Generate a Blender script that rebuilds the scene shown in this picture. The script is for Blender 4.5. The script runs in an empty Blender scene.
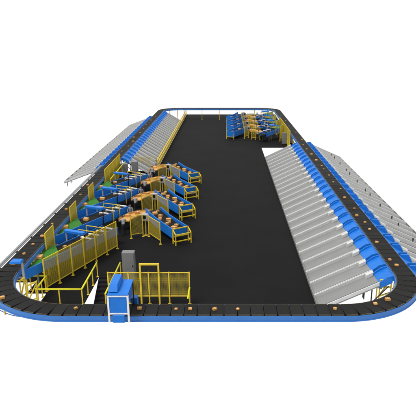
import bpy, math, random
from mathutils import Vector, Matrix
random.seed(7)
R = math.radians
scn = bpy.context.scene
col = scn.collection
ORD = ['', 'first', 'second', 'third', 'fourth', 'fifth', 'sixth', 'seventh', 'eighth', 'ninth', 'tenth',
       'eleventh', 'twelfth', 'thirteenth', 'fourteenth', 'fifteenth', 'sixteenth', 'seventeenth', 'eighteenth',
       'nineteenth', 'twentieth', 'twenty-first', 'twenty-second', 'twenty-third', 'twenty-fourth', 'twenty-fifth',
       'twenty-sixth', 'twenty-seventh', 'twenty-eighth', 'twenty-ninth', 'thirtieth', 'thirty-first', 'thirty-second']

# ------------------------------------------------------------------ materials
def mat(name, rgb, rough=.6, spec=.25, metal=0., var=.12, scale=3., bump=0., rnd=0., grime=0.):
    m = bpy.data.materials.new(name); m.use_nodes = True
    nt = m.node_tree; N = nt.nodes; L = nt.links
    b = N['Principled BSDF']
    b.inputs['Roughness'].default_value = rough
    b.inputs['Specular IOR Level'].default_value = spec
    b.inputs['Metallic'].default_value = metal
    tc = N.new('ShaderNodeTexCoord'); nz = N.new('ShaderNodeTexNoise')
    nz.inputs['Scale'].default_value = scale; nz.inputs['Detail'].default_value = 6
    L.new(tc.outputs['Object'], nz.inputs['Vector'])
    mr = N.new('ShaderNodeMapRange')
    mr.inputs['From Min'].default_value = .3; mr.inputs['From Max'].default_value = .7
    mr.inputs['To Min'].default_value = 1 - var; mr.inputs['To Max'].default_value = 1 + var
    L.new(nz.outputs['Fac'], mr.inputs['Value'])
    val = mr.outputs['Result']
    if rnd:
        oi = N.new('ShaderNodeObjectInfo'); m2 = N.new('ShaderNodeMapRange')
        m2.inputs['To Min'].default_value = 1 - rnd; m2.inputs['To Max'].default_value = 1 + rnd
        L.new(oi.outputs['Random'], m2.inputs['Value'])
        mu = N.new('ShaderNodeMath'); mu.operation = 'MULTIPLY'
        L.new(val, mu.inputs[0]); L.new(m2.outputs['Result'], mu.inputs[1]); val = mu.outputs[0]
    vm = N.new('ShaderNodeVectorMath'); vm.operation = 'SCALE'
    vm.inputs[0].default_value = rgb
    L.new(val, vm.inputs['Scale'])
    out = vm.outputs['Vector']
    if grime:
        n3 = N.new('ShaderNodeTexNoise'); n3.inputs['Scale'].default_value = scale * .35; n3.inputs['Detail'].default_value = 9
        n3.inputs['Roughness'].default_value = .7
        L.new(tc.outputs['Object'], n3.inputs['Vector'])
        r3 = N.new('ShaderNodeMapRange'); r3.inputs['From Min'].default_value = .5; r3.inputs['From Max'].default_value = .75
        r3.inputs['To Max'].default_value = grime
        L.new(n3.outputs['Fac'], r3.inputs['Value'])
        mx = N.new('ShaderNodeMix'); mx.data_type = 'RGBA'
        L.new(r3.outputs['Result'], mx.inputs['Factor']); L.new(out, mx.inputs['A'])
        mx.inputs['B'].default_value = (.05, .045, .04, 1); out = mx.outputs['Result']
    L.new(out, b.inputs['Base Color'])
    if bump:
        bp = N.new('ShaderNodeBump'); bp.inputs['Strength'].default_value = bump; bp.inputs['Distance'].default_value = .02
        n2 = N.new('ShaderNodeTexNoise'); n2.inputs['Scale'].default_value = scale * 12
        L.new(tc.outputs['Object'], n2.inputs['Vector']); L.new(n2.outputs['Fac'], bp.inputs['Height'])
        L.new(bp.outputs['Normal'], b.inputs['Normal'])
    return m

M = {
 'floor':  mat('black floor coating', (.0088, .0088, .0090), .75, .04, var=.10, scale=.25, bump=.05),
 'edge':   mat('floor edge steel', (.03, .03, .03), .6),
 'tray':   mat('black tray rubber', (.0105, .0102, .010), .7, .12, var=.15, rnd=.22, scale=2),
 'trim':   mat('tray end trim', (.065, .055, .035), .6),
 'bed':    mat('track bed black', (.004, .004, .004), .9, .05),
 'skirt':  mat('blue skirt paint', (.032, .14, .41), .45, .3, var=.05),
 'blue':   mat('bright blue paint', (.006, .132, .49), .45, .25, var=.06, rnd=.05),
 'dblue':  mat('deep blue paint', (.006, .10, .38), .5, .3, var=.1, rnd=.05),
 'steel':  mat('grey sheet steel', (.19, .193, .19), .45, .3, var=.05, scale=1.2, rnd=.07, grime=.04),
 'lsteel': mat('pale steel rail', (.45, .455, .45), .45, .3, var=.06, rnd=.05),
 'grey':   mat('grey cabinet paint', (.15, .152, .155), .5, .3, var=.06, grime=.1),
 'lgrey':  mat('light grey housing', (.30, .30, .31), .5, .3, var=.05),
 'white':  mat('white paint', (.62, .62, .62), .5, .3, var=.04),
 'rail':   mat('grey guard rail', (.23, .23, .235), .5, .3, var=.08),
 'dark':   mat('dark steel', (.012, .012, .013), .6, .2),
 'yellow': mat('yellow safety paint', (.58, .42, .025), .5, .25, var=.08, rnd=.05),
 'byellow':mat('bright yellow handrail paint', (.62, .56, .012), .45, .25, var=.05),
 'wire':   mat('yellow wire', (.36, .275, .02), .6, .2, var=.05),
 'green':  mat('green merge belt', (.032, .145, .02), .7, .15, var=.15),
 'belt':   mat('black conveyor belt', (.011, .0105, .010), .75, .1, var=.2),
 'tan':    mat('plywood tan', (.52, .27, .075), .6, .2, var=.15, scale=4, rnd=.07),
 'card':   mat('cardboard', (.49, .25, .075), .75, .15, var=.12, scale=5, rnd=.30),
 'tape':   mat('parcel tape', (.55, .42, .24), .4, .3),
 'screen': mat('dark screen glass', (.006, .007, .008), .2, .5),
 'post':   mat('button post grey', (.05, .05, .052), .5),
 'red':    mat('red stop button', (.5, .02, .015), .4),
 'shirt':  mat('grey work shirt', (.23, .24, .255), .85, .1, var=.15, scale=8, rnd=.12),
 'trouser':mat('dark work trousers', (.02, .021, .026), .85, .1, var=.15, scale=8),
 'skin':   mat('skin', (.42, .22, .14), .6, .25, var=.06),
 'hair':   mat('dark hair', (.012, .009, .007), .6, .3),
 'shoe':   mat('black shoes', (.01, .01, .01), .5, .3),
}

# ------------------------------------------------------------------ mesh builder
class MB:
    def __init__(s): s.v = []; s.f = []; s.mi = []; s.cur = 0
    def add(s, vs, fs):
        o = len(s.v); s.v += [tuple(v) for v in vs]
        s.f += [tuple(i + o for i in f) for f in fs]; s.mi += [s.cur] * len(fs)
    def box(s, x0, x1, y0, y1, z0, z1, mtx=None):
        vs = [Vector((x, y, z)) for z in (z0, z1) for y in (y0, y1) for x in (x0, x1)]
        if mtx: vs = [mtx @ v for v in vs]
        s.add(vs, [(0, 2, 3, 1), (4, 5, 7, 6), (0, 1, 5, 4), (2, 6, 7, 3), (0, 4, 6, 2), (1, 3, 7, 5)])
    def hexa(s, b, t):   # bottom quad, top quad (same winding, CCW from above)
        s.add(list(b) + list(t), [(3, 2, 1, 0), (4, 5, 6, 7), (0, 1, 5, 4), (1, 2, 6, 5), (2, 3, 7, 6), (3, 0, 4, 7)])
    def bar(s, a, b, w=.05, h=None):
        a = Vector(a); b = Vector(b); h = h or w
        d = (b - a); l = d.length
        if l < 1e-6: return
        d /= l
        up = Vector((0, 0, 1)) if abs(d.z) < .95 else Vector((1, 0, 0))
        sx = d.cross(up).normalized() * w / 2; sy = sx.cross(d).normalized() * h / 2
        vs = [p + q for p in (a, b) for q in (-sx - sy, sx - sy, sx + sy, -sx + sy)]
        s.add(vs, [(0, 1, 2, 3), (7, 6, 5, 4), (0, 4, 5, 1), (1, 5, 6, 2), (2, 6, 7, 3), (3, 7, 4, 0)])
    def tube(s, a, b, r=.03, n=8):
        a = Vector(a); b = Vector(b); d = (b - a).normalized()
        up = Vector((0, 0, 1)) if abs(d.z) < .95 else Vector((1, 0, 0))
        sx = d.cross(up).normalized(); sy = sx.cross(d).normalized()
        vs = [p + (sx * math.cos(2 * math.pi * i / n) + sy * math.sin(2 * math.pi * i / n)) * r for p in (a, b) for i in range(n)]
        fs = [(i, (i + 1) % n, n + (i + 1) % n, n + i) for i in range(n)]
        s.add(vs, fs + [tuple(range(n))[::-1], tuple(range(n, 2 * n))])
    def prism(s, poly, z0, z1):
        n = len(poly)
        vs = [(p[0], p[1], z0) for p in poly] + [(p[0], p[1], z1) for p in poly]
        s.add(vs, [tuple(range(n))[::-1], tuple(range(n, 2 * n))] + [(i, (i + 1) % n, n + (i + 1) % n, n + i) for i in range(n)])
    def side(s, prof, y0, y1):   # profile in xz (CCW seen from -y), extruded along y
        n = len(prof)
        vs = [(p[0], y0, p[1]) for p in prof] + [(p[0], y1, p[1]) for p in prof]
        s.add(vs, [tuple(range(n)), tuple(range(n, 2 * n))[::-1]] + [(i, n + i, n + (i + 1) % n, (i + 1) % n) for i in range(n)])
    def strip(s, pts, w0, w1, z0, z1, closed=False):
        """band between offsets w0..w1 (left of travel) along 2D/3D pts"""
        n = len(pts); L = []
        for i in range(n):
            p = Vector(pts[i][:2])
            a = Vector(pts[(i - 1) % n][:2]) if (closed or i > 0) else p
            b = Vector(pts[(i + 1) % n][:2]) if (closed or i < n - 1) else p
            t = (b - a).normalized(); nn = Vector((-t.y, t.x)); L.append((p, nn, pts[i][2] if len(pts[i]) > 2 else 0))
        vs = []
        for p, nn, z in L:
            q0 = p + nn * w0; q1 = p + nn * w1
            vs += [(q0.x, q0.y, z + z0), (q1.x, q1.y, z + z0), (q1.x, q1.y, z + z1), (q0.x, q0.y, z + z1)]
        fs = []
        m = n if closed else n - 1
        for i in range(m):
            a = 4 * i; b = 4 * ((i + 1) % n)
            for k in range(4):
                k2 = (k + 1) % 4
                fs.append((a + k, a + k2, b + k2, b + k))
        if not closed: fs += [(3, 2, 1, 0), (4 * n - 4, 4 * n - 3, 4 * n - 2, 4 * n - 1)]
        s.add(vs, fs)
    def build(s, name, mats, parent=None, bev=0., smooth=False):
        me = bpy.data.meshes.new(name); me.from_pydata(s.v, [], s.f)
        if not isinstance(mats, (list, tuple)): mats = [mats]
        for m in mats: me.materials.append(m)
        me.polygons.foreach_set('material_index', s.mi)
        if smooth: me.polygons.foreach_set('use_smooth', [True] * len(s.f))
        me.update()
        import bmesh
        bm = bmesh.new(); bm.from_mesh(me); bmesh.ops.recalc_face_normals(bm, faces=bm.faces[:])
        if bev:
            bmesh.ops.bevel(bm, geom=bm.edges[:], offset=bev, segments=1, affect='EDGES', clamp_overlap=True)
        bm.to_mesh(me); bm.free()
        o = bpy.data.objects.new(name, me); col.objects.link(o)
        if parent: o.parent = parent
        return o

def thing(name, label, cat, loc=(0, 0, 0), rz=0., group=None):
    o = bpy.data.objects.new(name, None); col.objects.link(o)
    o.empty_display_size = .2
    o.location = loc; o.rotation_euler = (0, 0, rz)
    return tag(o, label, cat, group)
def tag(o, label, cat, group=None):
    o['label'] = label; o['category'] = cat
    if group: o['group'] = group
    return o
def dup(root, loc, rz=None, label=None, group=None):
    def cp(o, par):
        c = o.copy(); col.objects.link(c)
        if par: c.parent = par
        for ch in list(o.children): cp(ch, c)
        return c
    r = cp(root, None); r.location = loc
    if rz is not None: r.rotation_euler = (0, 0, rz)
    if label: r['label'] = label
    if group: r['group'] = group
    return r

# ------------------------------------------------------------------ layout constants (metres)
ZB = 2.4                       # top of the loop's trays
XL, XR, YN, YF = -13.45, 11.0, 24.7, 114.3
RNL, RNR, RFR, RFL = 5.0, 4.7, 4.0, 4.0     # bend radii of the loop's centre line
BW = .6                        # half belt width

# ------------------------------------------------------------------ floor
fm = MB()
def slab(x0, x1, y0, y1): fm.box(x0, x1, y0, y1, -.12, 0)
slab(-11.9, -9.05, 28.9, 31.5)
slab(-13.2, -9.05, 31.5, 33.2)
slab(-15.0, -9.05, 33.2, 34.0)
slab(-7.5, 5.82, 28.6, 34.0)
slab(-15.0, 5.82, 34.0, 66.0)
slab(-8.95, 5.82, 66.0, 82.4)
slab(-8.95, 11.6, 82.4, 122.5)
fl = fm.build('floor', M['floor']); fl['kind'] = 'structure'
fl['label'] = 'matt black platform floor inside the conveyor loop'

# ------------------------------------------------------------------ the loop conveyor
hp = math.pi / 2
SEG = [('L', (XL + RNL, YN), 0., XR - XL - RNL - RNR), ('A', (XR - RNR, YN + RNR), -hp, RNR),
       ('L', (XR, YN + RNR), hp, YF - YN - RNR - RFR), ('A', (XR - RFR, YF - RFR), 0., RFR),
       ('L', (XR - RFR, YF), 2 * hp, XR - XL - RFR - RFL), ('A', (XL + RFL, YF - RFL), hp, RFL),
       ('L', (XL, YF - RFL), -hp, YF - YN - RFL - RNL), ('A', (XL + RNL, YN + RNL), 2 * hp, RNL)]
def seg_len(g): return g[3] if g[0] == 'L' else g[3] * hp
PL = sum(seg_len(g) for g in SEG)
def path(sv):
    """counter-clockwise from the near straight's left end; returns x, y, heading"""
    sv %= PL
    for g in SEG:
        l = seg_len(g)
        if sv < l: break
        sv -= l
    if g[0] == 'L': return g[1][0] + sv * math.cos(g[2]), g[1][1] + sv * math.sin(g[2]), g[2]
    t = g[2] + sv / g[3]
    return g[1][0] + g[3] * math.cos(t), g[1][1] + g[3] * math.sin(t), t + hp
def loop_pts():
    out = []; s0 = 0
    for g in SEG:
        n = 22 if g[0] == 'A' else 4; l = seg_len(g)
        for i in range(n): out.append(path(s0 + l * i / n)[:2])
        s0 += l
    return out
LP = loop_pts()
loop = thing('loop_conveyor', 'long rounded loop conveyor of black trays with blue side skirts', 'conveyor', (0, 0, 0))
m = MB(); m.strip(LP, -.60, -.66, ZB - .33, ZB - .05, True); m.strip(LP, -.58, -.70, ZB - .34, ZB - .31, True)
m.build('outer_skirt', M['skirt'], loop)
m = MB(); m.strip(LP, .60, .66, ZB - .36, ZB - .05, True); m.build('inner_skirt', M['skirt'], loop)
m = MB(); m.strip(LP, -.598, .598, ZB - .24, ZB - .12, True); m.build('track_bed', M['bed'], loop)
NT = int(PL / .70); pitch = PL / NT
def tray_geo(mm, X=None):
    def tr(v):
        return X @ Vector(v) if X else Vector(v)
    w = pitch * .5 - .014
    def bx(x0, x1, y0, y1, z0, z1):
        vs = [tr((x, y, z)) for z in (z0, z1) for y in (y0, y1) for x in (x0, x1)]
        mm.add(vs, [(0, 2, 3, 1), (4, 5, 7, 6), (0, 1, 5, 4), (2, 6, 7, 3), (0, 4, 6, 2), (1, 3, 7, 5)])
    mm.cur = 0; bx(-w, w, -.56, .56, -.07, 0)
    bx(w - .05, w, -.56, .56, .0, .012)
    mm.cur = 1; bx(-w + .03, w - .03, -.60, -.562, -.06, .012); bx(-w + .03, w - .03, .562, .60, -.06, .012)
    mm.cur = 0
m = MB(); tray_geo(m); tray0 = m.build('tray', [M['tray'], M['trim']], loop)
info = []
CAM = Vector((0, 0, 15.9))
for i in range(NT):
    x, y, h = path((i + .5) * pitch)
    info.append(((Vector((x, y, ZB)) - CAM).length, i, x, y, h))
vis = sorted(info)
near = vis[:100]; far = vis[100:]
for j, (d, i, x, y, h) in enumerate(near):
    o = tray0 if j == 0 else tray0.copy()
    if j: col.objects.link(o); o.parent = loop
    o.location = (x, y, ZB); o.rotation_euler = (0, 0, h)
m = MB()
for d, i, x, y, h in far:
    tray_geo(m, Matrix.Translation((x, y, ZB)) @ Matrix.Rotation(h, 4, 'Z'))
fo = m.build('far_tray_train', [M['tray'], M['trim']], loop); fo['kind'] = 'stuff'
# yellow support trestles: each a part
def trestle(x, y, rz, z1=ZB - .37, w=.9, q=.065):
    mm = MB(); X = Matrix.Translation((x, y, 0)) @ Matrix.Rotation(rz, 4, 'Z')
    P = lambda a, b: X @ Vector((a, 0, b))
    mm.bar(P(-w / 2, 0), P(-w / 2, z1), q); mm.bar(P(w / 2, 0), P(w / 2, z1), q)
    mm.bar(P(-w / 2, z1 - .06), P(w / 2, z1 - .06), .08); mm.bar(P(-w / 2, .9), P(w / 2, .9), .07)
    mm.bar(P(-w / 2, .95), P(w / 2, z1 - .15), .06)
    mm.box(-w / 2 - .1, -w / 2 + .1, -.1, .1, 0, .02, X); mm.box(w / 2 - .1, w / 2 + .1, -.1, .1, 0, .02, X)
    mm.build('support_trestle', M['yellow'], loop)
for y in (31.4, 34.6, 37.8): trestle(XL - .1, y, 0, w=.8)
trestle(-11.75, 28.7, R(55), ZB - .37, .7); trestle(-12.55, 29.3, R(75), ZB - .37, .5)
for y in range(40, 112, 6): trestle(XL, y, 0)
for y in range(32, 112, 6): trestle(XR, y, 0)
trestle(XR - 1.0, 29.4, R(30), ZB - .37, 1.0); trestle(XR - .75, 30.4, 0)
for x in (-12.0, -10.4, -8.9, -5.0, -1.2, 2.6, 6.4, 9.2): trestle(x, YF - .15, R(90))
# dark blue lower rail round the left corner with yellow clamps
pts = []
for i in range(15):
    t = R(2 + i * 4.6); e = max(0, (i - 7) / 7); rr = RNL + .66 - .34 * e
    pts.append((XL + RNL - rr * math.cos(t), YN + RNL - rr * math.sin(t), .22 * e * e))
m = MB(); m.strip(pts, 0, .06, ZB - .62, ZB - .55); m.strip(pts, .02, .05, ZB - .78, ZB - .75)
m.build('corner_guard_rail', M['dblue'], loop)
for i in (1, 4, 7, 10):
    p = pts[i]; m = MB(); m.box(p[0] - .03, p[0] + .03, p[1] - .03, p[1] + .03, ZB - .82, ZB - .34)
    m.build('rail_clamp', M['yellow'], loop)

# grey guard rails along the outer left side
gr = thing('guard_rail', 'long pale grey double guard rail outside the left belt', 'guard rail', (XL - .70, 43.6, ZB - .33))
for dx, dz, w in ((-.02, .33, .07), (-.25, .26, .14)):
    m = MB(); m.box(dx - w / 2, dx + w / 2, -13.6, 15.2, dz, dz + .08); m.build('rail', M['rail'], gr, bev=.01)
m = MB()
for i in range(11):
    y = -13.4 + i * 2.8; m.box(-.34, .03, y - .05, y + .05, .16, .255)
m.build('bracket', M['dark'], gr)

# ------------------------------------------------------------------ chutes
def make_chute(name, label, group, outer=False, L=4.5, post=False, ze=.10):
    """origin on the floor below the belt edge; runs down along +x; width 1.8 along y"""
    t = thing(name, label, 'chute', group=group)
    hx = .86
    zt, zh = 2.30, 1.84
    # blue head: sloping pan with raised side cheeks
    m = MB()
    m.side([(.05, zt - .06), (hx, zh - .06), (hx, zh), (.05, zt)], -.66, .66)
    m.side([(.0, zt - .28), (.06, zt - .28), (.06, zt + .03), (.0, zt + .03)], -.74, .74)
    hd = m.build('chute_head', M['blue'], t)
    for sgn in (-1, 1):
        m = MB(); y0, y1 = (sgn * .66, sgn * .74) if sgn > 0 else (-.74, -.66)
        hi = .12 if outer else .07
        m.side([(.07, zt - .42), (hx + .02, zh - .34), (hx + .02, zh + .05), (.42 if not outer else .6, zt + hi - (.10 if not outer else 0)), (.07, zt + hi)], y0, y1)
        m.build('cheek', M['blue'], hd)
    # grey pan
    dz = (zh - ze) / (L - hx)
    zz = lambda x: zh - (x - hx) * dz - .03
    m = MB(); m.side([(hx, zz(hx) - .08), (L, zz(L) - .08), (L, zz(L)), (hx, zz(hx))], -.88, .88)
    m.cur = 0
    m.build('pan', M['steel'], t)
    m = MB(); m.side([(hx + .02, zz(hx) + .002), (L - .02, zz(L) + .002), (L - .02, zz(L) + .06), (hx + .02, zz(hx) + .06)], .12, .5)
    m.build('middle_step', M['steel'], t)
    rh = .20 if L > 4 else .13
    for y0, w in ((-.88, .08), (.81, .07)):
        m = MB(); m.side([(hx + .05, zz(hx) - .10), (L + .02, zz(L) - .10), (L + .02, zz(L) + rh), (hx + .05, zz(hx) + rh)], y0, y0 + w)
        m.build('side_rail', M['lsteel'], t)
    m = MB(); x1 = hx + .50
    m.side([(hx + .06, zz(hx) + .0), (x1, zz(x1)), (x1, zz(x1) + rh + .06), (hx + .06, zz(hx) + rh + .06)], -.797, -.46)
    if L > 4: m.build('sensor_box', M['lsteel'], t, bev=.01)
    m = MB(); m.box(L, L + .05, -.86, .86, ze - .1, ze + .12) ; m.build('end_lip', M['steel'], t)
    for y in (-.78, .78):
        m = MB(); m.bar((1.3, y, 0), (1.3, y, zz(1.3) - .09), .06); m.bar((1.3, y, .5), (.3, y, 1.7), .05)
        m.build('leg', M['dark'], t)
    if ze > .2:
        for y in (-.7, .7):
            m = MB(); m.bar((L - .3, y, 0), (L - .3, y, ze - .02), .07); m.build('end_leg', M['grey'], t)
    if post:
        m = MB(); xb = 3.0; m.box(xb - .03, xb + .03, -.80, -.74, zz(xb) + .05, zz(xb) + .5); m.box(xb - .05, xb + .05, -.82, -.72, zz(xb) + .32, zz(xb) + .52)
        m.build('button_post', M['post'], t)
    return t
P = 1.8
protos = {}
def bank(n, y0, x, rz, kind, words, group):
    for i in range(n):
        lb = 'grey sorting chute with blue head, %s from the near end of the %s' % (ORD[i + 1], words)
        k = kind
        if kind == 'outer' and i % 5 in (0, 2, 3): k = 'outer_post'
        if k not in protos:
            args = {'inner': (False, 4.5, False), 'inner_short': (False, 3.75, False), 'outer': (True, 4.9, False), 'outer_post': (True, 4.9, True), 'outer_short': (True, 4.5, False, .5)}[k]
            o = protos[k] = make_chute('sorting_chute', lb, group, *args)
        else: o = dup(protos[k], (0, 0, 0), None, lb, group)
        o.location = (x, y0 + i * P, 0); o.rotation_euler = (0, 0, rz)
bank(25, 29.7, XR - BW - .07, math.pi, 'inner', 'right inner bank', 'inner right chutes')
bank(25, 29.7, XR + BW + .07, 0, 'outer', 'right outer bank', 'outer right chutes')
bank(26, 64.0, XL + BW + .07, 0, 'inner_short', 'left inner bank', 'inner left chutes')
bank(24, 59.2, XL - BW - .07, math.pi, 'outer_short', 'left outer bank', 'outer left chutes')

# ------------------------------------------------------------------ fences and rails
def wire_panel(mm, a, b, z0, z1, pv=.055, ph=.075, w=.0105):
    a = Vector(a); b = Vector(b); d = b - a; l = d.length; n = max(2, int(l / pv)); u = d / l
    for i in range(1, n):
        p = a + d * (i / n); mm.bar((p.x, p.y, z0), (p.x, p.y, z1), w)
    k = max(2, int((z1 - z0) / ph))
    for i in range(1, k):
        z = z0 + (z1 - z0) * i / k
        q0 = a + u * .02; q1 = b - u * .02
        mm.bar((q0.x, q0.y, z), (q1.x, q1.y, z), w)
def mesh_fence(label, P0, P1, bays, h=2.24, z0=.25, cat='fence', pw=.075, group='yellow mesh fences', zb=0.):
    P0 = Vector(P0); P1 = Vector(P1); d = P1 - P0
    t = thing('mesh_fence', label, cat, (P0.x, P0.y, zb), 0, group)
    for i in range(bays + 1):
        p = d * (i / bays); m = MB(); m.box(p.x - pw / 2, p.x + pw / 2, p.y - pw / 2, p.y + pw / 2, .012, h)
        m.box(p.x - .1, p.x + .1, p.y - .1, p.y + .1, 0, .012)
        m.build('post', M['yellow'], t)
    u = d.normalized() * (pw / 2 + .004)
    for i in range(bays):
        a = d * (i / bays) + u; b = d * ((i + 1) / bays) - u
        m = MB(); m.cur = 0
        m.bar((a.x, a.y, h - .035), (b.x, b.y, h - .035), .05); m.bar((a.x, a.y, z0 + .03), (b.x, b.y, z0 + .03), .05)
        m.cur = 1; wire_panel(m, a, b, z0 + .055, h - .06)
        m.build('mesh_panel', [M['yellow'], M['wire']], t)
    return t
def railing(label, P, h=1.08, step=1.2, mt='byellow', r=.055, mid=False, group='yellow handrails', kick=False, zb=0):
    t = thing('handrail', label, 'railing', (P[0][0], P[0][1], zb), 0, group)
    o = Vector((P[0][0], P[0][1]))
    m = MB(); mids = MB(); kk = MB()
    for a, b in zip(P[:-1], P[1:]):
        a = Vector(a) - o; b = Vector(b) - o
        m.tube((a.x, a.y, h), (b.x, b.y, h), r)
        if mid: mids.tube((a.x, a.y, h * .55), (b.x, b.y, h * .55), r * .7)
        if kick: kk.bar((a.x, a.y, .24), (b.x, b.y, .24), .03, .44)
        n = max(1, round((b - a).length / step))
        for i in range(n + 1):
            if i == 0 and a.length > .01: continue
            p = a + (b - a) * (i / n)
            pm = MB(); pm.bar((p.x, p.y, 0), (p.x, p.y, h - r * .6), .06); pm.box(p.x - .08, p.x + .08, p.y - .08, p.y + .08, 0, .015)
            pm.build('post', M['yellow'], t)
    m.build('top_rail', M[mt], t, smooth=True)
    if mid: mids.build('middle_rail', M['yellow'], t)
    if kick: kk.build('kick_plate', M['yellow'], t)
    return t
# along the first induction line
mesh_fence('long yellow mesh fence in front of the nearest left induction line', (-12.0, 31.6), (-8.72, 39.2), 6, 2.35)
# near fence with door portal
fn = mesh_fence('yellow mesh fence with tall door frame behind the front belt', (-7.35, 29.8), (-2.25, 29.8), 4, 2.24, .55)
m = MB()
for x in (2.05, 3.2): m.box(x - .05, x + .05, -.12, -.04, 0, 2.75)
m.box(2.0, 3.25, -.125, -.035, 2.75, 2.85)
m.build('door_frame', M['yellow'], fn)
m = MB(); m.tube((5.12, -.1, 1.25), (5.02, -.45, .62), .055); m.build('end_handle', M['byellow'], fn)
# panels beside the left belt, between the lines
SP = 6.35
SL = 6.1
KW = ['nearest', 'second', 'third', 'farthest']
for k in range(3):
    mesh_fence('short tall yellow mesh panel beside the left belt, before the %s merge' % KW[k + 1],
               (-12.68, 34.3 + SL * k), (-12.68, 36.1 + SL * k), 1, 3.15, 1.3)
mesh_fence('long yellow mesh fence beside the left belt, behind the farthest merge', (-12.68, 53.4), (-12.68, 61.6), 4, 3.2, .6)
railing('plain yellow handrail between left belt fence and grey cabinets', [(-12.15, 53.6), (-12.15, 62.0)], 2.15, 2.0)
railing('yellow handrail around the front left floor opening', [(-13.05, 31.75), (-11.95, 31.75), (-11.95, 29.75), (-9.06, 29.75), (-9.08, 33.9)])
railing('yellow handrail on the right of the black stairs', [(-7.42, 29.1), (-7.42, 33.9)])
railing('long yellow railing along the left edge of the black floor', [(-8.98, 66.5), (-8.98, 122.0)], 1.1, 2.2, 'yellow', .085, True, kick=True)
mesh_fence('yellow mesh fence beside the right belt at far end', (10.1, 80.5), (10.1, 96.5), 6, 2.9, .3)
mesh_fence('yellow mesh fence across the back of left picking lines', (-9.6, 66.0), (-12.3, 66.0), 2, 1.9)

# stairs down
st = thing('staircase', 'black open stairs going down under the front belt', 'stairs', (-8.275, 33.985, 0))
m = MB(); m.box(-.70, .70, -.03, .012, -.45, -.006)
for i in range(8):
    z = -.19 * (i + 1); y = -.31 * i
    m.box(-.698, .698, y - .33, y - (.002 if i else .032), z - .19, z)
m.build('tread', M['dark'], st)
for x in (-.75, .702):
    m = MB(); m.hexa([(x, -2.5, -1.85), (x + .045, -2.5, -1.85), (x + .045, 0, -.42), (x, 0, -.42)],
                     [(x, -2.5, -1.5), (x + .045, -2.5, -1.5), (x + .045, 0, -.05), (x, 0, -.05)])
    m.build('stringer', M['dark'], st)

# ------------------------------------------------------------------ scanner tunnel over the front belt
sc = thing('scanner_tunnel', 'blue scanner tunnel with white frame over the front belt', 'scanner', (-5.42, 24.6, 2.25))
m = MB()
for x in (-.50, .50):
    m.box(x - .045, x + .045, -.98, -.89, 0, 1.52)
m.box(-.455, .455, -.98, -.89, 1.44, 1.52); m.box(-.455, .455, -.98, -.89, .46, .53)
m.build('front_frame', M['white'], sc)
m = MB(); m.box(-.455, .455, -.94, -.90, .53, 1.44); m.build('front_panel', M['blue'], sc)
m = MB(); m.box(-.30, .30, -1.06, -.84, .02, .44); m.build('drive_box', M['blue'], sc, bev=.02)
m = MB(); m.side([(0, 0)], 0, 0) if False else None
m.hexa([(-.52, -.98, 1.53), (.52, -.98, 1.53), (.52, .72, 1.53), (-.52, .72, 1.53)], [(-.52, -.98, 1.57), (.52, -.98, 1.57), (.52, .72, 1.62), (-.52, .72, 1.62)])
m.build('roof', M['blue'], sc)
m = MB(); m.hexa([(-.50, -.80, 1.625), (-.02, -.80, 1.625), (-.02, .70, 1.625), (-.50, .70, 1.625)], [(-.46, -.55, 1.95), (-.06, -.55, 1.95), (-.06, .66, 1.95), (-.46, .66, 1.95)])
m.build('roof_box', M['blue'], sc, bev=.015)
for x in (-.49, .49):
    m = MB(); m.box(x - .03, x + .03, .62, .70, .0, 1.52); m.build('rear_post', M['dark'], sc)
m = MB(); m.box(.50, .53, -.88, .2, 1.0, 1.52); m.box(-.53, -.50, -.88, .60, .9, 1.52); m.build('side_panel', M['dblue'], sc)
m = MB(); m.box(.34, .66, .72, 1.1, .0, .5); m.build('cable_box', M['dblue'], sc)

# ------------------------------------------------------------------ reader arch over the left belt
ar = thing('reader_arch', 'blue hooded reader on a grey post over the left belt, at the front left bend', 'scanner', (-12.75, 29.6, 2.1))
m = MB(); m.hexa([(-.50, -.30, .88), (.26, -.24, .88), (.26, .24, .88), (-.46, .30, .88)], [(-.42, -.22, 1.05), (.22, -.2, 1.05), (.22, .2, 1.05), (-.38, .22, 1.05)])
m.build('hood', M['blue'], ar, bev=.02)
m = MB(); m.box(.16, .26, -.06, .06, -.2, .878); m.box(-.13, .16, -.05, .05, -.18, -.10); m.build('post', M['lgrey'], ar)

# ------------------------------------------------------------------ cabinets
def cabinet(label, x, y, w, d, h):
    t = thing('control_cabinet', label, 'cabinet', (x, y, 0), 0, 'grey control cabinets')
    m = MB(); m.box(-w / 2, w / 2, -d / 2, d / 2, .1, h); m.build('body', M['grey'], t, bev=.015)
    m = MB(); m.box(-w / 2 + .04, w / 2 - .04, -d / 2 - .02, -d / 2 - .003, .16, h - .06); dr = m.build('door', M['grey'], t)
    m = MB(); m.box(w / 2 - .14, w / 2 - .10, -d / 2 - .05, -d / 2 - .022, h * .5, h * .5 + .16); m.build('handle', M['dark'], dr)
    m = MB(); m.box(-w / 2 + .02, w / 2 - .02, -d / 2 + .02, d / 2 - .02, 0, .097); m.build('plinth', M['dark'], t)
cabinet('grey control cabinet behind the front mesh fence', -6.7, 33.4, .85, .5, 2.15)
cabinet('grey control cabinet next to left belt fence', -12.05, 60.8, .78, .6, 2.2)
cabinet('grey control cabinet behind the farthest left line, the taller right one', -10.75, 60.6, .72, .6, 2.5)
cabinet('grey control cabinet at far right, left of its pair', 9.75, 84.8, .75, .6, 1.9)
cabinet('grey control cabinet at far right, beside the belt fence', 10.9, 85.6, .6, .6, 1.8)

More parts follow.
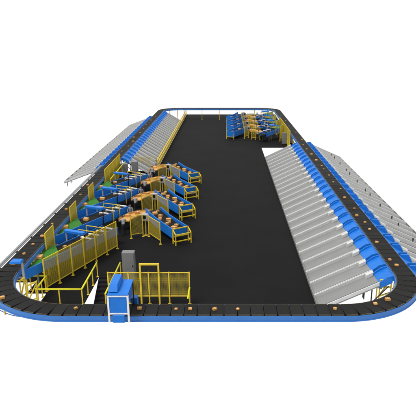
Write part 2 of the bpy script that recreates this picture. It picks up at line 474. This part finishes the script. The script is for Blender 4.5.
# ------------------------------------------------------------------ parcels
def parcel_mesh(w, d, h):
    m = MB(); m.box(-w / 2, w / 2, -d / 2, d / 2, 0, h); m.cur = 1
    m.box(-.03, .03, -d / 2 - .002, d / 2 + .002, h + .001, h + .004)
    m.cur = 0
    return m
pm = []
for wdh in ((.34, .27, .2), (.42, .32, .24), (.28, .25, .16), (.5, .36, .28)):
    o = parcel_mesh(*wdh).build('parcel', [M['card'], M['tape']], None)
    pm.append(o.data); bpy.data.objects.remove(o)
def parcel(x, y, z, label, group, size=None, sc=1.):
    k = random.randrange(4) if size is None else size
    o = bpy.data.objects.new('parcel', pm[k]); col.objects.link(o)
    o.location = (x, y, z); o.rotation_euler = (0, 0, random.uniform(-.6, .6)); o.scale = (sc, sc, sc * .8)
    tag(o, label, 'parcel', group)
zP = ZB + .004
rb = sorted([75.4, 71.5, 68.3, 65.0, 61.5, 58.5, 56.9, 54.0, 51.2, 48.6, 45.6, 42.3, 40.4, 38.7, 37.1, 34.4, 31.3, 30.4])
for i, y in enumerate(rb):
    parcel(XR + random.uniform(-.28, .28), y, zP, 'brown parcel on the right belt, %s from its near end' % ORD[i + 1], 'parcels on the right belt', None, .53)
for i, y in enumerate([82.0, 88.5, 95.0, 101.5]):
    parcel(XR + random.uniform(-.2, .2), y, zP, 'brown parcel on the far right belt past the chutes, %s from near' % ORD[i + 1], 'parcels on the right belt', None, .53)
lb = [30.6, 32.3, 34.0, 35.6, 38.4, 42.0, 46.5, 50.0, 64.2, 67.0, 70.5, 74.0, 77.5, 81.5, 85.5, 90.0, 95.5, 101.0]
for i, y in enumerate(lb):
    parcel(XL + random.uniform(-.28, .28), y, zP, 'brown parcel on the left belt, %s from its near end' % ORD[i + 1], 'parcels on the left belt', None, .53)
for i, x in enumerate([-7.95, -4.55, -2.6, -1.85, -.55, .68, 5.85]):
    parcel(x, YN + random.uniform(-.05, .1), zP, 'brown parcel on the front belt, %s from the left' % ORD[i + 1], 'parcels on the front belt', i % 3, .54)
parcel(8.15, 25.3, zP, 'brown parcel on the front right bend, left of two', 'parcels on the bends', 2, .66)
parcel(8.95, 25.75, zP, 'larger brown parcel on the front right bend, right of two', 'parcels on the bends', 1, .64)
parcel(-12.35, 25.95, zP, 'brown parcel alone on the front left bend', 'parcels on the bends', 1, .64)

# ------------------------------------------------------------------ induction lines, troughs, tables
def make_lane(L, ang, side):
    """local +x from merge end to table; belt direction at angle ang to the lane; side = +1: the main belt lies to local +y"""
    t = thing('induction_conveyor', '', 'conveyor')
    W = .70; hf = .08 if L > 9 else .24
    cut = 2 * W / math.tan(ang)
    def z(x): return 1.92 - .58 * x / L
    xs = [0, 2, 4.2, 6, 8, L] if L > 9 else [0, 2, 4.2, 6, L]
    # green merge belt (wedge)
    m = MB(); m.prism([(.08, -W), (3.4, -W), (cut + 1.2, W), (cut, W)], 1.80, 1.90); m.build('merge_belt', M['green'], t)
    # black belt
    m = MB()
    X = [3.42, 5.2, 6.2, 7.2, 8.5, L] if L > 9 else [3.42, 4.4, 5.5, 7.0, L]
    for a, b in zip(X[:-1], X[1:]):
        sa = (cut + 1.22 - 3.42) if a == X[0] else 0
        m.hexa([(a, -W, z(a) - .09), (b, -W, z(b) - .09), (b, W, z(b) - .09), (max(a + sa, a), W, z(a) - .09)],
               [(a, -W, z(a) - .01), (b, -W, z(b) - .01), (b, W, z(b) - .01), (max(a + sa, a), W, z(a) - .01)]) if b > a + sa else None
    m.build('belt', M['belt'], t)
    m = MB()
    for a, b in zip(xs[:-1], xs[1:]):
        for y0, h0, h1 in ((-W - .08, -.52, .13),):
            m.hexa([(a, y0, z(a) + h0), (b, y0, z(b) + h0), (b, y0 + .075, z(b) + h0), (a, y0 + .075, z(a) + h0)],
                   [(a, y0, z(a) + h1), (b, y0, z(b) + h1), (b, y0 + .075, z(b) + h1), (a, y0 + .075, z(a) + h1)])
    m.build('side_wall', M['blue'], t)
    m = MB(); xs2 = [cut + .1, 5.0, 6.5, 8, L] if L > 9 else [cut + .1, 5.0, 6.5, L]
    for a, b in zip(xs2[:-1], xs2[1:]):
        m.hexa([(a, W, z(a) - .45), (b, W, z(b) - .45), (b, W + .07, z(b) - .45), (a, W + .07, z(a) - .45)],
               [(a, W, z(a) + hf), (b, W, z(b) + hf), (b, W + .07, z(b) + hf), (a, W + .07, z(a) + hf)])
    m.build('side_wall', M['blue'], t)
    for x in (1.2, 4.8, L - .6):
        for y in (-W + .05, W - .05):
            if y > 0 and x < cut: continue
            m = MB(); m.bar((x, y, 0), (x, y, z(x) - .10), .08); m.build('leg', M['grey'], t)
    # scanner gantry and cross lights
    xg = L * .58
    g = MB(); g.bar((xg, -W - .16, z(xg) + .86), (xg, W + .2, z(xg) + .86), .34, .20); gb = g.build('gantry_beam', M['blue'], t, bev=.02)
    g = MB(); g.bar((xg, W + .13, z(xg) - .5), (xg, W + .13, z(xg) + .755), .08); g.build('gantry_post', M['lgrey'], t)
    g = MB(); g.bar((xg, -W - .13, z(xg) - .5), (xg, -W - .13, z(xg) + .755), .06); g.build('gantry_post', M['dark'], t)
    for x in [v for v in (xg + .75, xg + 1.7, xg + 2.7, xg + 3.6) if v < L - .2]:
        g = MB(); g.bar((x, -W - .14, z(x) + .22), (x, .08, z(x) + .22), .16, .07)
        g.bar((x, .05, z(x)), (x, .05, z(x) + .18), .05)
        g.build('cross_bar', M['white'], t)
    if L < 9:
        g = MB(); g.box(L + .002, L + .05, -W - .06, W + .06, z(L) - .45, z(L) + .12); g.build('end_board', M['blue'], t)
    # small yellow hoop
    g = MB(); x = L - 3.0
    for xx in (x, x + 1.0):
        g.bar((xx, -W - .16, z(x) - .9), (xx, -W - .16, z(x) + .55), .05)
        g.bar((xx, W + .14, z(x) - .6), (xx, W + .14, z(x) + .55), .05)
        g.bar((xx, -W - .16, z(x) + .55), (xx, W + .14, z(x) + .55), .05)
    g.bar((x, -W - .16, z(x) + .55), (x + 1, -W - .16, z(x) + .55), .05)
    g.build('yellow_hoop', M['yellow'], t)
    return t
def make_trough(L, thin=False):
    """local +x from the low yellow stand up to the table"""
    t = thing('bulk_trough', '', 'conveyor'); W = .70; hw = .92 if thin else .78
    def zb(x): return .50 + .22 * max(0, (x - 3.6)) / (L - 3.6)
    for sgn in (-1, 1):
        m = MB(); y0 = sgn * W - .04; xe = L if sgn > 0 else L - .2
        X = [0, 3.6, xe]
        for a, b in zip(X[:-1], X[1:]):
            m.hexa([(a, y0, zb(a) - .05), (b, y0, zb(b) - .05), (b, y0 + .08, zb(b) - .05), (a, y0 + .08, zb(a) - .05)],
                   [(a, y0, zb(a) + hw), (b, y0, zb(b) + hw), (b, y0 + .08, zb(b) + hw), (a, y0 + .08, zb(a) + hw)])
        m.build('side_wall', M['blue'], t)
    m = MB()
    for a, b in ((0, 3.6), (3.6, L)):
        m.hexa([(a, -W + .045, zb(a) + .1), (b, -W + .045, zb(b) + .1), (b, W - .045, zb(b) + .1), (a, W - .045, zb(a) + .1)],
               [(a, -W + .045, zb(a) + .5), (b, -W + .045, zb(b) + .5), (b, W - .045, zb(b) + .5), (a, W - .045, zb(a) + .5)])
    m.build('belt', M['belt'], t)
    m = MB(); m.box(-.05, -.01, -W + .05, W - .05, .45 if thin else .62, 1.40 if thin else 1.22); m.build('end_board', M['blue'], t)
    s = MB()
    if thin:
        for y in (-W, W): s.bar((-.12, y, 0), (-.12, y, 1.0), .08)
        s.bar((-.12, -W, .4), (-.12, W, .4), .07)
    else:
        for y in (-W, W):
            s.bar((-.12, y, 0), (-.12, y, 1.32), .085); s.bar((-.62, y, 0), (-.62, y, .95), .075); s.bar((-.62, y, .95), (-.12, y, 1.25), .07)
            s.bar((-.62, y, .3), (-.12, y, .3), .06)
        for x, z in ((-.12, 1.30), (-.62, .92), (-.62, .35), (-.12, .62)): s.bar((x, -W, z), (x, W, z), .075)
    s.build('end_stand', M['yellow'], t)
    for x in (2.2, 4.6):
        for y in (-W + .06, W - .06):
            s = MB(); s.bar((x, y, 0), (x, y, .55), .08); s.build('leg', M['dark'], t)
    return t
def make_table(cl, w):
    """curved tan sorting table; cl = world centre line relative to the first point"""
    t = thing('sorting_table', '', 'table')
    from mathutils.geometry import interpolate_bezier
    p = [Vector((c[0], c[1], 0)) for c in cl]
    pts = interpolate_bezier(p[0], p[1], p[2], p[3], 12)
    pt = [(q.x, q.y) for q in pts]
    m = MB(); m.strip(pt, -w / 2, w / 2, .92, 1.02); m.build('top', M['tan'], t)
    m = MB(); m.strip(pt, -w / 2 - .04, -w / 2 - .002, .86, 1.16); m.build('rim', M['tan'], t)
    for i in (2, 9):
        q = pts[i]
        for dx in (-.25, .25):
            m = MB(); m.bar((q.x + dx, q.y, 0), (q.x + dx, q.y, .918), .07); m.build('leg', M['dark'], t)
    return t
def make_terminal():
    t = thing('terminal', '', 'terminal')
    m = MB(); m.bar((0, 0, 0), (0, 0, 1.35), .08); m.box(-.16, .16, -.16, .16, 0, .015); m.build('stand', M['yellow'], t)
    m = MB(); m.box(-.27, .27, -.17, .17, 1.352, 1.95); m.build('housing', M['lgrey'], t, bev=.02)
    m = MB(); m.box(-.19, .12, -.19, -.172, 1.56, 1.86); m.build('screen', M['screen'], t)
    m = MB(); m.box(.17, .23, -.2, -.172, 1.45, 1.51); m.build('stop_button', M['red'], t)
    return t

# ------------------------------------------------------------------ people
def make_person_mesh(name, lean, arms, stride):
    """standing figure facing +y; lean in radians forward; arms: forward reach angles"""
    V = []; E = []; Rr = []; T = []
    def v(p, r, tg, par=None):
        V.append(Vector(p)); Rr.append(r); T.append(tg)
        if par is not None: E.append((par, len(V) - 1))
        return len(V) - 1
    rot = Matrix.Translation((0, 0, .95)) @ Matrix.Rotation(-lean, 4, 'X') @ Matrix.Translation((0, 0, -.95))
    up = lambda p: rot @ Vector(p)
    pel = v((0, 0, .95), (.155, .115), 'trouser')
    w = v(up((0, .01, 1.08)), (.15, .105), 'shirt', pel)
    ch = v(up((0, .01, 1.27)), (.165, .12), 'shirt', w)
    sh = v(up((0, -.005, 1.42)), (.12, .09), 'shirt', ch)
    nk = v(up((0, .01, 1.51)), (.055, .055), 'skin', sh)
    hb = v(up((0, .035, 1.585)), (.068, .08), 'skin', nk)
    hm = v(up((0, .03, 1.66)), (.076, .095), 'skin', hb)
    v(up((0, .02, 1.725)), (.06, .075), 'skin', hm)
    v(up((0, .125, 1.63)), (.014, .016), 'skin', hm)      # nose
    for s in (-1, 1):
        v(up((s * .083, .015, 1.64)), (.012, .02), 'skin', hm)   # ears
        so = v(up((s * .19, -.005, 1.40)), (.065, .065), 'shirt', sh)
        a = arms[0 if s < 0 else 1]
        S = V[so]
        el = S + Vector((s * .05, math.sin(a[0]) * .29, -math.cos(a[0]) * .29))
        wr = el + Vector((-s * .05, math.sin(a[1]) * .25, -math.cos(a[1]) * .25))
        e = v(el, (.046, .046), 'shirt', so); wv = v(wr, (.03, .033), 'skin', e)
        d = (wr - el).normalized(); side = Vector((-s, 0, 0)); nrm = d.cross(side).normalized()
        pv = v(wr + d * .075, (.022, .036), 'skin', wv)
        for j, ln in enumerate((.075, .085, .08, .06)):
            o = side * ((1.5 - j) * .021)
            b = v(V[pv] + d * .03 + o, (.0095, .0095), 'skin', pv)
            c = v(V[b] + d * ln * .5 - nrm * .006, (.009, .009), 'skin', b)
            v(V[c] + d * ln * .45 - nrm * .018, (.0075, .0075), 'skin', c)
        tb = v(wr + d * .035 + side * .045, (.011, .011), 'skin', wv)
        v(V[tb] + d * .045 + side * .015, (.009, .009), 'skin', tb)
        f = stride * s
        hp = v((s * .095, 0, .88), (.095, .105), 'trouser', pel)
        kn = v((s * .105, .03 + f * .6, .49), (.064, .066), 'trouser', hp)
        an = v((s * .11, -.02 + f, .10), (.043, .047), 'trouser', kn)
        hl = v((s * .11, -.01 + f, .045), (.045, .045), 'shoe', an)
        v((s * .115, .15 + f, .035), (.045, .032), 'shoe', hl)
    me = bpy.data.meshes.new(name); me.from_pydata([tuple(p) for p in V], E, [])
    o = bpy.data.objects.new(name, me); col.objects.link(o)
    sk = o.modifiers.new('skin', 'SKIN'); sk.use_smooth_shade = True
    for i, d in enumerate(me.skin_vertices[0].data):
        d.radius = Rr[i]; d.use_root = (i == 0)
    sb = o.modifiers.new('sub', 'SUBSURF'); sb.levels = 1; sb.render_levels = 1
    dg = bpy.context.evaluated_depsgraph_get(); ev = o.evaluated_get(dg)
    m2 = bpy.data.meshes.new_from_object(ev)
    bpy.data.objects.remove(o)
    keys = ['shirt', 'trouser', 'skin', 'shoe']
    m2.materials.clear()
    for k in keys: m2.materials.append(M[k])
    for p in m2.polygons:
        c = p.center; bi = min(range(len(V)), key=lambda i: (V[i] - c).length - Rr[i][0] * .6)
        p.material_index = keys.index(T[bi]); p.use_smooth = True
    # hair cap
    hc = up((0, .005, 1.70)); m = MB(); n = 12
    rings = []
    for i in range(7):
        th = i / 6 * R(105)
        for j in range(n):
            ph = 2 * math.pi * j / n; rr = math.sin(th)
            back = .0 if math.sin(ph) > 0 else -.03 * rr
            rings.append(Vector((hc.x + .088 * rr * math.cos(ph), hc.y + .108 * rr * math.sin(ph), hc.z + .075 * math.cos(th) + back)))
    fs = []
    for i in range(6):
        for j in range(n): fs.append((i * n + j, i * n + (j + 1) % n, (i + 1) * n + (j + 1) % n, (i + 1) * n + j))
    m.add(rings, fs)
    hair = m.build('hair', M['hair'], None, smooth=True); hm_ = hair.data; bpy.data.objects.remove(hair)
    return m2, hm_
POSE = [make_person_mesh('person', R(24), ((R(40), R(75)), (R(55), R(80))), .06),
        make_person_mesh('person', R(6), ((R(20), R(75)), (R(28), R(80))), .03)]
def person(pose, x, y, rz, label, group='workers at the sorting tables'):
    o = bpy.data.objects.new('person', POSE[pose][0]); col.objects.link(o)
    o.location = (x, y, 0); o.rotation_euler = (0, 0, rz); tag(o, label, 'person', group)
    h = bpy.data.objects.new('hair', POSE[pose][1]); col.objects.link(h); h.parent = o

# ------------------------------------------------------------------ the two groups of four lines
laneL = make_lane(10.6, R(22), 1); troughL = make_trough(5.7)
tabL = make_table([(0, 0), (-1.0, .35), (-1.8, -.6), (-2.15, -2.1)], .95)
termL = make_terminal()
laneR = make_lane(6.0, R(42), 1); troughR = make_trough(5.6, True)
tabR = make_table([(0, 0), (1.0, .6), (2.3, -1.2), (2.7, -4.6)], 1.35)
used = set()
def place(pr, loc, rz, label, group):
    if pr.name not in used:
        used.add(pr.name); pr.location = loc; pr.rotation_euler = (0, 0, rz); pr['label'] = label; pr['group'] = group; return pr
    return dup(pr, loc, rz, label, group)
def along(x, y, a, u, w): return x + u * math.cos(a) - w * math.sin(a), y + u * math.sin(a) + w * math.cos(a)
for k in range(4):
    dy = SP * k; kw = KW[k]
    aL = R(68)
    place(laneL, (-13.5, 30.75 + SL * k, 0), aL, 'blue walled induction conveyor with green merge end, %s of the left four' % kw, 'left induction conveyors')
    aT = R(120.4)
    place(troughL, (-3.75, 40.7 + dy, 0), aT, 'blue bulk trough full of parcels with yellow end stand, %s of the left four' % kw, 'left bulk troughs')
    place(tabL, (-6.75, 45.4 + dy, 0), 0, 'curved tan sorting table, %s of the left four' % kw, 'left sorting tables')
    place(termL, (-6.85, 42.3 + dy, 0), R(-12), 'grey terminal box with dark screen on yellow stand, %s of the left four' % kw, 'terminals')
    person(0, -8.75, 42.3 + dy, R(20), 'person in grey shirt bending over the near side of the %s left table' % kw)
    person(1, -8.75, 45.75 + dy, R(188), 'person in grey shirt standing behind the %s left table' % kw)
    mesh_fence('yellow mesh panel in front of the %s left sorting table' % kw, (-8.0, 41.55 + dy), (-7.05, 42.0 + dy), 1, 2.0, .3)
    mesh_fence('yellow mesh panel beside the upper end of the %s left trough' % kw, (-6.55, 42.0 + dy), (-5.35, 40.2 + dy), 1, 1.9, .3)
    for i, (u, w, s) in enumerate(((.7, .2, 3), (1.3, -.25, 1), (1.9, .3, 1), (2.3, -.1, 0), (3.0, -.3, 3), (3.4, .25, 0), (4.1, 0, 1), (4.7, .2, 3), (5.2, -.25, 0))):
        x, y = along(-3.75, 40.7 + dy, aT, u + random.uniform(-.15, .15), w)
        parcel(x, y, 1.005 + (.22 * max(0, u + .15 - 3.6) / 2.1), 'cardboard parcel inside the %s left trough, %s from its yellow stand' % (kw, ORD[i + 1]), 'parcels in the left troughs', s, .85)
    for i, (u, w) in enumerate(((2.2, .1), (3.6, .2), (5.0, .1), (7.3, .25))):
        x, y = along(-13.5, 30.75 + SL * k, aL, u, w)
        zz = 1.925 - .58 * u / 10.6
        parcel(x, y, zz, 'cardboard parcel on the %s left induction conveyor, %s from its merge end' % (kw, ORD[i + 1]), 'parcels on the left induction conveyors', 3 if i < 1 else None, 1.2 if i < 1 else .85)
    for i, (x, y) in enumerate(((-8.75, 44.4), (-8.0, 45.15))):
        parcel(x, y + dy, 1.024, 'cardboard parcel lying on the %s left sorting table, %s from the left' % (kw, ORD[i + 1]), 'parcels on the left tables', 1)
SPR = 6.3
for k in range(4):
    dy = SPR * k; kw = KW[k]
    aT = R(64)
    place(troughR, (0.95, 89.6 + dy, 0), aT, 'blue bulk trough with yellow end stand, %s of the far right four' % kw, 'far right bulk troughs')
    place(tabR, (4.0, 93.6 + dy, 0), 0, 'curved tan sorting table, %s of the far right four' % kw, 'far right sorting tables')
    if k < 4:
        place(laneR, (10.6, 92.0 + dy, 0), R(228), 'blue walled induction conveyor with green merge end, %s of the far right four' % kw, 'far right induction conveyors')
    dup(termL, (4.1, 90.9 + dy, 0), R(10), 'grey terminal box with dark screen on yellow stand, %s of the far right four' % kw, 'terminals')
    person(0, 5.5, 88.9 + dy, R(-60), 'person in grey shirt bending over the near end of the %s far right table' % kw)
    person(1, 6.9, 93.9 + dy, R(170), 'person in grey shirt standing behind the %s far right table' % kw)
    mesh_fence('yellow mesh panel in front of the %s far right table' % kw, (4.6, 89.6 + dy), (6.0, 89.0 + dy), 2, 2.1, .3)
    mesh_fence('yellow mesh panel beside the upper end of the %s far right trough' % kw, (3.4, 90.2 + dy), (4.2, 91.8 + dy), 1, 2.1, .3)
    mesh_fence('tall yellow mesh panel beside the %s far right induction conveyor' % kw, (9.3, 87.6 + dy), (9.9, 89.4 + dy), 2, 2.6, .3)
    for i, (u, w, s) in enumerate(((1.2, .2, 3), (2.6, -.2, 1), (4.0, .15, 3))):
        x, y = along(.95, 89.6 + dy, aT, u, w)
        parcel(x, y, 1.005 + (.22 * max(0, u - 3.6) / 1.8), 'cardboard parcel inside the %s far right trough, %s from its stand' % (kw, ORD[i + 1]), 'parcels in the far right troughs', s)

# ------------------------------------------------------------------ light, world, camera
w = bpy.data.worlds.new('World'); scn.world = w; w.use_nodes = True
bg = w.node_tree.nodes['Background']; bg.inputs['Color'].default_value = (1, 1, 1, 1); bg.inputs['Strength'].default_value = 1.02
sl = bpy.data.lights.new('sun', 'SUN'); sl.energy = 3.0; sl.angle = R(22); sl.color = (1, .985, .96)
so = bpy.data.objects.new('sun', sl); col.objects.link(so)
d = Vector((.42, .30, -1.0)); so.rotation_euler = d.to_track_quat('-Z', 'Y').to_euler(); so.location = (0, 50, 60)
cd = bpy.data.cameras.new('camera'); cam = bpy.data.objects.new('camera', cd); col.objects.link(cam)
cam.location = (0, 0, 15.9)
F = 520.; pitch_c = math.atan(165. / F)
cam.rotation_euler = (math.pi / 2 - pitch_c, 0, 0)
cd.sensor_width = 36; cd.lens = 36 * F / 416; cd.shift_x = -(225 - 208) / 416.; cd.shift_y = 0
cd.clip_start = .1; cd.clip_end = 1000
scn.camera = cam
scn.view_settings.view_transform = 'Standard'; scn.view_settings.look = 'None'
scn.view_settings.exposure = 0; scn.view_settings.gamma = 1
scn.render.film_transparent = False
